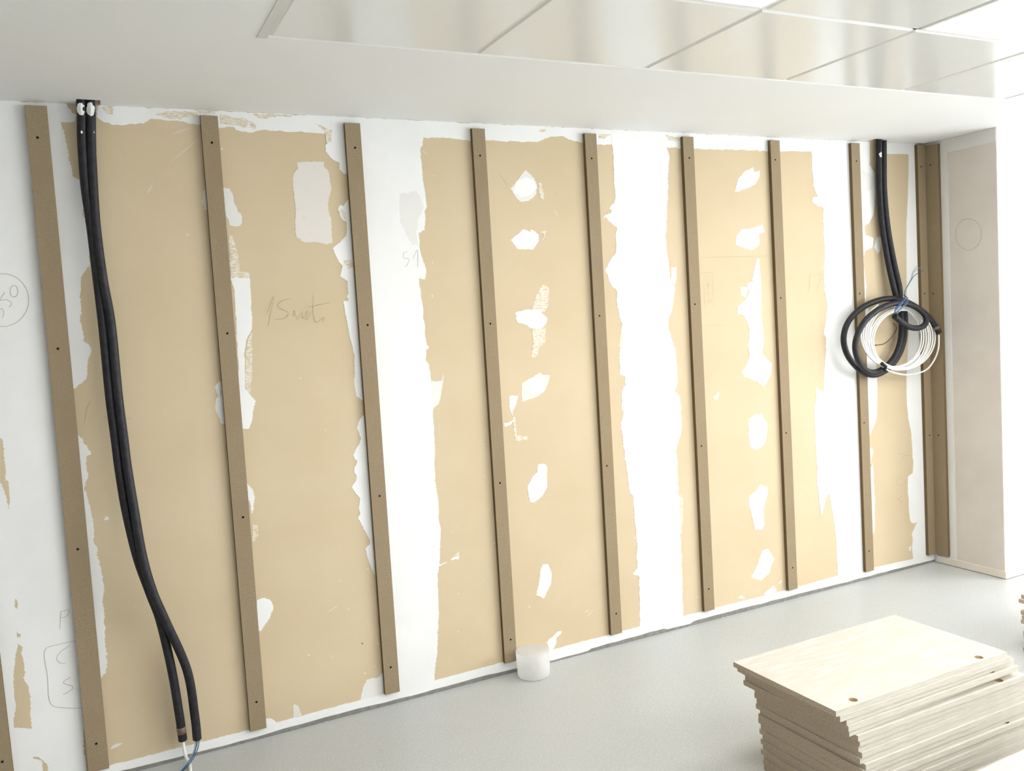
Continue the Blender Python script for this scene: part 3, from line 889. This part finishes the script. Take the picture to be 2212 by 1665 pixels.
Lp = path_px([(176, 232, -.030), (177, 300, -.030), (184, 400, -.031), (196, 484, -.033), (210, 600, -.035), (222, 701, -.040), (237, 853, -.048), (250, 954, -.055), (257, 1010, -.060), (272, 1101, -.066), (296, 1202, -.072), (323, 1278, -.073), (346, 1340, -.070), (371, 1447, -.062), (388, 1548, -.052), (395, 1598, -.046)])
Lp = [Lp[0] + Vector((0, 0, 0.10))] + Lp
Rp = path_px([(196, 234, -.030), (197, 300, -.032), (199, 357, -.033), (207, 484, -.040), (222, 600, -.046), (240, 701, -.050), (255, 853, -.058), (268, 954, -.068), (275, 1010, -.074), (290, 1101, -.085), (308, 1202, -.098), (330, 1278, -.102), (357, 1340, -.096), (404, 1447, -.072), (421, 1548, -.056), (426, 1596, -.050)])
Rp = [Rp[0] + Vector((0, 0, 0.10))] + Rp
c1 = empty('conduit', Lp[-1])
cs = catmull(Lp, 10)


def rel(o, root):
    o.parent = root
    o.location = -Vector(root.location)
    return o


rel(tube('tube', cs, RL, M_black), c1)
t0, t1 = Vector(Lp[-2]), Vector(Lp[-1])
dr = (t1 - t0).normalized()
rel(tube('tape', [t1 - dr * 0.050, t1 - dr * 0.026], RL * 1.04, M_tape), c1)['label'] = 'brown tape band'
wc = [t1 - dr * 0.02, t1 + dr * 0.03, t1 + Vector((0.004, -0.01, -0.055)), Vector((t1.x + 0.012, t1.y - 0.035, 0.006)), Vector((t1.x + 0.0, t1.y - 0.10, 0.006)), Vector((t1.x - 0.06, t1.y - 0.17, 0.006))]
rel(tube('inner_cable', catmull(wc, 8), 0.0055, M_wcable), c1)['label'] = 'white cable coming out of the end'
tag(c1, 'long black conduit hanging down the wall, the one with white cable end', 'conduit', 'pair of black conduits hanging at the left')
c2 = empty('conduit', Rp[-1])
rel(tube('tube', catmull(Rp, 10), RL, M_black), c2)
t2 = Vector(Rp[-1])
bw = [t2 + Vector((0, 0, 0.02)), t2 + Vector((-0.002, 0, -0.012)), hit((420, 1625), 1, -0.07), hit((405, 1650), 1, -0.095)]
e = hit((390, 1672), 1, -0.10)
e.z = 0.005
bw += [e, Vector((e.x - 0.06, e.y - 0.06, 0.005))]
bwp = catmull(bw, 8)
rel(tube('blue_wire', bwp, 0.0022, M_blue), c2)['label'] = 'blue wire coming out of the end'
rel(tube('blue_wire', [p + Vector((0.006, -0.003, 0.0 if i < 30 else 0.0)) for i, p in enumerate(bwp)], 0.0018, M_blue), c2)
rel(tube('grey_wire', [p + Vector((-0.0055, -0.003, 0.0)) for i, p in enumerate(bwp)], 0.0016, M_grayw), c2)
tag(c2, 'long black conduit hanging down the wall, the one with blue wire end', 'conduit', 'pair of black conduits hanging at the left')
# white paint marks on the pair


def blob(px, d, w, hgt, name, root, n=11):
    bm = bmesh.new()
    p = hit(px, 1, d)
    vv = []
    for k in range(n * 2):
        a = math.pi * k / n
        r = 1 + 0.16 * random.uniform(-1, 1)
        x, z = math.cos(a) * w * r, math.sin(a) * hgt * r
        # wrapped on the tube
        yy = -math.sqrt(max(RL * RL - x * x, 0)) - 0.0022
        vv.append(bm.verts.new((p.x + x, d + yy, p.z + z)))
    c = bm.verts.new((p.x, d - RL - 0.0024, p.z))
    for k in range(n * 2):
        bm.faces.new((vv[k], vv[(k + 1) % (n * 2)], c))
    bmesh.ops.recalc_face_normals(bm, faces=bm.faces)
    return rel(finish(name, bm, M_white), root)


blob((174.5, 237), -.030, 0.0125, 0.020, 'paint_mark', c1)
blob((196, 238.5), -.030, 0.0125, 0.020, 'paint_mark', c2)
blob((176.5, 288), -.030, 0.0030, 0.005, 'paint_mark', c1)
blob((203, 288), -.031, 0.0015, 0.003, 'paint_mark', c2)

# ------------------------------------------------------------------ coil at the right
D0 = -0.045


def kz(pts):
    out = []
    for x, y, d in pts:
        q = ZK([(x, y)])[0]
        out.append(hit(q, 1, d))
    return out


RC = 0.0145
topA = [hit(q, 1, d) for q, d in (((1899, 305), -.030), ((1899, 345), -.030), ((1900, 412), -.030), ((1906, 488), -.032), ((1918, 563), -.040), ((1931, 622), -.052))]
topB = [hit(q, 1, d) for q, d in (((1909, 304), -.034), ((1909, 345), -.034), ((1910, 412), -.035), ((1917, 488), -.040), ((1930, 563), -.048), ((1943, 622), -.055))]
up_ = Vector((0, 0, 0.08))
A = [topA[0] + up_] + topA + kz([(885, 520, -.050), (925, 640, -.046), (930, 800, -.044), (915, 980, -.046), (860, 1140, -.052), (760, 1270, -.060), (640, 1345, -.068), (530, 1345, -0.085), (440, 1265, -0.098), (385, 1140, -0.105), (375, 1010, -0.107), (420, 860, -0.110), (520, 710, -0.111), (660, 600, -0.113), (820, 535, -0.115), (980, 530, -0.118), (1110, 580, -0.119), (1200, 660, -0.121), (1225, 740, -0.123), (1190, 800, -0.124), (1110, 825, -0.126), (1020, 810, -0.127), (930, 750, -0.129), (845, 680, -0.131)])
B = [topB[0] + up_] + topB + kz([(915, 520, -.056), (965, 640, -.050), (970, 800, -.046), (955, 980, -.046), (900, 1140, -.050), (800, 1280, -.055), (680, 1365, -.058), (560, 1385, -.058), (430, 1325, -.056), (320, 1210, -.052), (255, 1080, -.050), (235, 940, -.050), (270, 790, -.052), (360, 660, -.054), (490, 560, -.056), (640, 495, -.060), (790, 470, -.064), (930, 490, -.067), (1070, 550, -.068), (1205, 645, -.070), (1310, 765, -.085), (1385, 885, -.105)])
c3 = empty('conduit', B[-1])
rel(tube('tube', catmull(B, 8), RC, M_black), c3)
pB = catmull(B, 8)
rel(tube('tape', [pB[-6], pB[-5], pB[-4]], RC * 1.05, M_tape), c3)['label'] = 'brown tape band near the end'
tag(c3, 'black conduit of the coil with a taped end at its right side', 'conduit', 'pair of black conduits coiled at the right')
c4 = empty('conduit', A[-1])
rel(tube('tube', catmull(A, 8), RC, M_black), c4)
tag(c4, 'black conduit of the coil ending in a small inner curl', 'conduit', 'pair of black conduits coiled at the right')
RL_old, RL = RL, RC
blob((1897.5, 335.5), -.030, 0.010, 0.013, 'paint_mark', c4)
RL = RL_old
# white cable wound in rings
rings = []
nr = 8
prm = []
for j in range(nr + 1):
    u = ((j * 5) % nr) / (nr - 1)
    w_ = ((j * 3 + 4) % nr) / (nr - 1)
    prm.append((415 + 185 * u, 1165 + 205 * w_, 490 + 105 * u, 1370 - 85 * (1 - w_)))
for j in range(nr):
    for k in range(16):
        f = k / 16
        f = f * f * (3 - 2 * f)
        lx, rx_, ty, by = [p * (1 - f) + q * f for p, q in zip(prm[j], prm[j + 1])]
        cx, cy = (lx + rx_) / 2, (ty + by) / 2
        a = math.radians(-90 + 360 * k / 16)
        dd = -0.077 - 0.002 * math.sin(a * 2 + j) - 0.010 * ((j * 3) % nr) / nr
        rings.append((cx + (rx_ - lx) / 2 * math.cos(a), cy + (by - ty) / 2 * math.sin(a), dd))
sm = []
for i in range(len(rings)):
    a, b, c = rings[max(i - 1, 0)], rings[i], rings[min(i + 1, len(rings) - 1)]
    sm.append(tuple((a[k] + 2 * b[k] + c[k]) / 4 for k in range(3)))
endw = [(1330, 780, -.06), (1378, 905, -.104), (1372, 1060, -.092), (1330, 1190, -.078), (1245, 1310, -.078), (1130, 1365, -.078), (1000, 1385, -.080), (860, 1365, -.082), (750, 1320, -.082)]
wp = kz(endw[1:] + sm[10:])
cw = empty('cable', wp[0])
rel(tube('winding', catmull(wp, 4), 0.0043, M_wcable, seg=8), cw)
rel(tube('tie_tape', kz([(690, 1245, -.096), (740, 1285, -.100), (720, 1335, -.096)]), 0.009, M_black), cw)['label'] = 'black tape tie'
tag(cw, 'white cable wound into a ring with the black conduits', 'cable')
# blue tie wire and loose strands
bwz = empty('wire', kz([(970, 450, -.1)])[0])
tie = catmull(kz([(845, 655, -0.140), (860, 590, -0.134), (920, 520, -0.130), (970, 450, -0.112), (960, 430, -0.097), (990, 460, -0.112), (985, 500, -0.130), (930, 580, -0.134), (880, 625, -0.136), (850, 620, -0.136), (900, 560, -0.133), (955, 480, -0.124)]), 6)
rel(tube('strand', tie, 0.0026, M_blue, seg=8), bwz)
rel(tube('strand', [p + Vector((0.008, -0.002, -0.004)) for p in tie[4:-6]], 0.0016, M_grayw, seg=8), bwz)
rel(tube('strand', catmull(kz([(970, 440, -.09), (975, 380, -.075), (1040, 260, -.065), (1090, 190, -.07), (1190, 130, -.08)]), 6), 0.0016, M_blue, seg=6), bwz)
rel(tube('strand', catmull(kz([(965, 440, -.09), (970, 380, -.075), (1050, 230, -.065), (1080, 150, -.07), (1170, 85, -.08)]), 6), 0.0013, M_grayw, seg=6), bwz)
rel(tube('strand', catmull(kz([(960, 440, -.09), (965, 380, -.075), (1040, 240, -.065), (1060, 160, -.07), (1115, 80, -.08)]), 6), 0.0013, M_grayw, seg=6), bwz)
tag(bwz, 'thin blue wire tied around the top of the cable coil', 'wire')
bz = tube('wire', catmull(kz([(830, 765, -.072), (870, 815, -.070), (850, 880, -.070), (790, 960, -.072), (710, 1015, -.075), (612, 1030, -.078)]), 8), 0.0030, M_brown, seg=8)
tag(bz, 'thin brown wire curving inside the white cable ring', 'wire')
bz.data.update()

# ------------------------------------------------------------------ milky plastic pot
pc = hit((1153.5, 1459), 2, 0.0)
bm = bmesh.new()
prof = [(0.0, 0.0012), (0.056, 0.0012), (0.062, 0.003), (0.0655, 0.009), (0.0675, 0.05), (0.0690, 0.106), (0.0678, 0.1065), (0.0662, 0.05), (0.0640, 0.010), (0.060, 0.0055), (0.0, 0.0045)]
sg = 48
rows = []
for r, z in prof:
    if r == 0:
        rows.append([bm.verts.new((0, 0, z))])
    else:
        rows.append([bm.verts.new((r * math.cos(2 * math.pi * k / sg), r * math.sin(2 * math.pi * k / sg), z)) for k in range(sg)])
for Aa, Bb in zip(rows, rows[1:]):
    for k in range(sg):
        k2 = (k + 1) % sg
        if len(Aa) == 1:
            f = bm.faces.new((Aa[0], Bb[k], Bb[k2]))
        elif len(Bb) == 1:
            f = bm.faces.new((Aa[k], Aa[k2], Bb[0]))
        else:
            f = bm.faces.new((Aa[k], Aa[k2], Bb[k2], Bb[k]))
        f.smooth = True
bmesh.ops.recalc_face_normals(bm, faces=bm.faces)
pot = finish('plastic_pot', bm, M_plastic)
pot.location = (pc.x, pc.y, 0.0)
tag(pot, 'round milky plastic pot without lid standing on the floor by the wall', 'pot')

# ------------------------------------------------------------------ stacks of boards


def board_mesh(lx, ly, th, holes):
    """a furniture board, origin at its back-left bottom corner, real drilled holes"""
    bm = bmesh.new()
    y0, y1 = -ly, 0.0
    outer = [(0, y0), (lx, y0), (lx, y1), (0, y1)]
    loops = [outer]
    hl = []
    for hx, hy, r in holes:
        hl.append([(hx + r * math.cos(-2 * math.pi * k / 20), hy + r * math.sin(-2 * math.pi * k / 20)) for k in range(20)])
    loops += hl
    flat = [p for l in loops for p in l]
    tris = tessellate_polygon([[Vector((x, y, 0)) for x, y in l] for l in loops])
    tv = [bm.verts.new((x, y, th)) for x, y in flat]
    bv = [bm.verts.new((x, y, 0)) for x, y in flat]
    for t in tris:
        f = bm.faces.new([tv[i] for i in t])
        f = bm.faces.new([bv[i] for i in reversed(t)])
    i0 = 0
    for li, l in enumerate(loops):
        n = len(l)
        for k in range(n):
            a, b = i0 + k, i0 + (k + 1) % n
            f = bm.faces.new((bv[a], bv[b], tv[b], tv[a]))
            if li == 0:
                f.material_index = 1 if k in (0, 2) else 2
            else:
                f.material_index = 3
        if li > 0:
            f = bm.faces.new([bm.verts.new((x, y, 0.004)) for x, y in l])
            f.material_index = 3
        i0 += n
    bmesh.ops.recalc_face_normals(bm, faces=bm.faces)
    me = bpy.data.meshes.new('board')
    bm.to_mesh(me)
    bm.free()
    for m in (M_ply, M_plye, M_plyl, M_drill):
        me.materials.append(m)
    return me


M_drill = speckle('drilled_core', (0.50, 0.37, 0.21, 1), (0.60, 0.46, 0.28, 1), 150.0, 0.9, 0.1)
TH = 0.0158
n1 = 22
ztop = n1 * (TH + 0.0005)
q0, q1, q2, q3 = [hit(q, 2, ztop) for q in ((1584, 1429), (1938, 1328.5), (2176.5, 1410.6), (1803, 1538))]
LXb = ((q1 - q0).length + (q2 - q3).length) / 2
LYb = ((q3 - q0).length + (q2 - q1).length) / 2
h_a, h_b = hit((1845, 1512), 2, ztop), hit((2117, 1420), 2, ztop)
holes = []
for hp in (h_a, h_b):
    holes.append((hp.x - q0.x, hp.y - q0.y + 0.004, 0.0125))
bme = board_mesh(LXb, LYb, TH, holes)
dx = [0, .012, .036, .038, .034, .068, .070, .072, .073, .072, .080, .077, .079, .081, .078, .082, .080, .083, .079, .084, .081, .082]
dy = [0, -.002, .003, -.003, .002, -.006, -.004, .002, -.005, .000, -.008, -.002, .003, -.004, .001, -.006, .002, -.003, .004, -.002, .001, 0]
yaw = [0, -.1, .3, -.2, 1.3, -.4, .2, -.1, .3, -.2, .25, -.1, .2, -.3, .1, .2, -.2, .3, 0, .1, -.1, 0]


def stack(mesh, n, x, y, dxs, dys, yaws, lab, grp):
    for i in range(n):
        k = n - 1 - i          # level above the floor
        o = bpy.data.objects.new('board', mesh)
        C.objects.link(o)
        o.location = (x + dxs[i % len(dxs)], y + dys[i % len(dys)] - 0.0012 * i, k * (TH + 0.0005) + 0.0002)
        o.rotation_euler = (0, 0, math.radians(yaws[i % len(yaws)]))
        tag(o, lab(i, n), 'board', grp)


ORD = ['top', 'second', 'third', 'fourth', 'fifth', 'sixth', 'seventh', 'eighth', 'ninth', 'tenth', 'eleventh', 'twelfth', 'thirteenth', 'fourteenth', 'fifteenth', 'sixteenth', 'seventeenth', 'eighteenth', 'nineteenth', 'twentieth', 'twenty-first', 'twenty-second']


def lab1(i, n):
    if i == 0:
        return 'pale wood board with two drilled holes, topmost of the big stack'
    return 'pale wood board, %s from the top of the big stack' % ORD[i]


stack(bme, n1, q0.x, q0.y, dx, dy, yaw, lab1, 'boards in the big stack')
rnd = [random.uniform(-0.012, 0.012) for _ in range(16)]
rn2 = [random.uniform(-0.01, 0.01) for _ in range(16)]
pz = 12 * (TH + 0.0005)
pe = hit((2120, 1665), 2, pz)
stack(bme, 12, pe.x - 0.12, hit((2165, 1642), 2, pz).y, [0] + rnd, [0] + [-abs(v) for v in rn2], [0.6] + [0], lambda i, n: ('pale wood board, topmost of the low stack in the bottom right corner' if i == 0 else 'pale wood board, %s from the top of the low corner stack' % ORD[i]), 'boards in the low corner stack')
pr = hit((2204, 1404), 2, 0.0)
rnd3 = [0.012, 0.0, 0.03, 0.026, 0.006, 0.0, -0.004, 0.022, 0.03, 0.004, 0.010, 0.03, 0.006, 0.0]
stack(bme, 14, pr.x, pr.y, rnd3, [0, .004, -.003], [0], lambda i, n: 'pale wood board, %s from the top of the stack cut by the right edge' % ORD[i], 'boards in the stack at the right edge')

# ------------------------------------------------------------------ plaster crumbs on the floor
bm = bmesh.new()
for q in [(1692, 1298), (1727, 1290), (1566, 1330), (1553, 1331), (1484, 1364), (1490, 1363), (1040 + 650 / 3.95, 1050 + 1470 / 3.95), (1563, 1335), (705, 1559), (690, 1563)]:
    p = hit(q, 2, 0.0)
    for _ in range(2):
        c = Vector((p.x + random.uniform(-.006, .006), min(p.y, -0.01) + random.uniform(-.004, .004), 0.001))
        r = random.uniform(0.0015, 0.0035)
        v = [bm.verts.new(c + Vector((r * math.cos(a), r * math.sin(a), 0))) for a in (0.2, 1.3, 2.6, 3.6, 5.0)]
        t = bm.verts.new(c + Vector((0, 0, r)))
        bm.faces.new(v)
        for k in range(5):
            bm.faces.new((v[k], v[(k + 1) % 5], t))
bmesh.ops.recalc_face_normals(bm, faces=bm.faces)
cr = finish('plaster_crumbs', bm, M_white)
cr['kind'] = 'stuff'
tag(cr, 'small white plaster crumbs on the floor along the wall', 'crumbs')
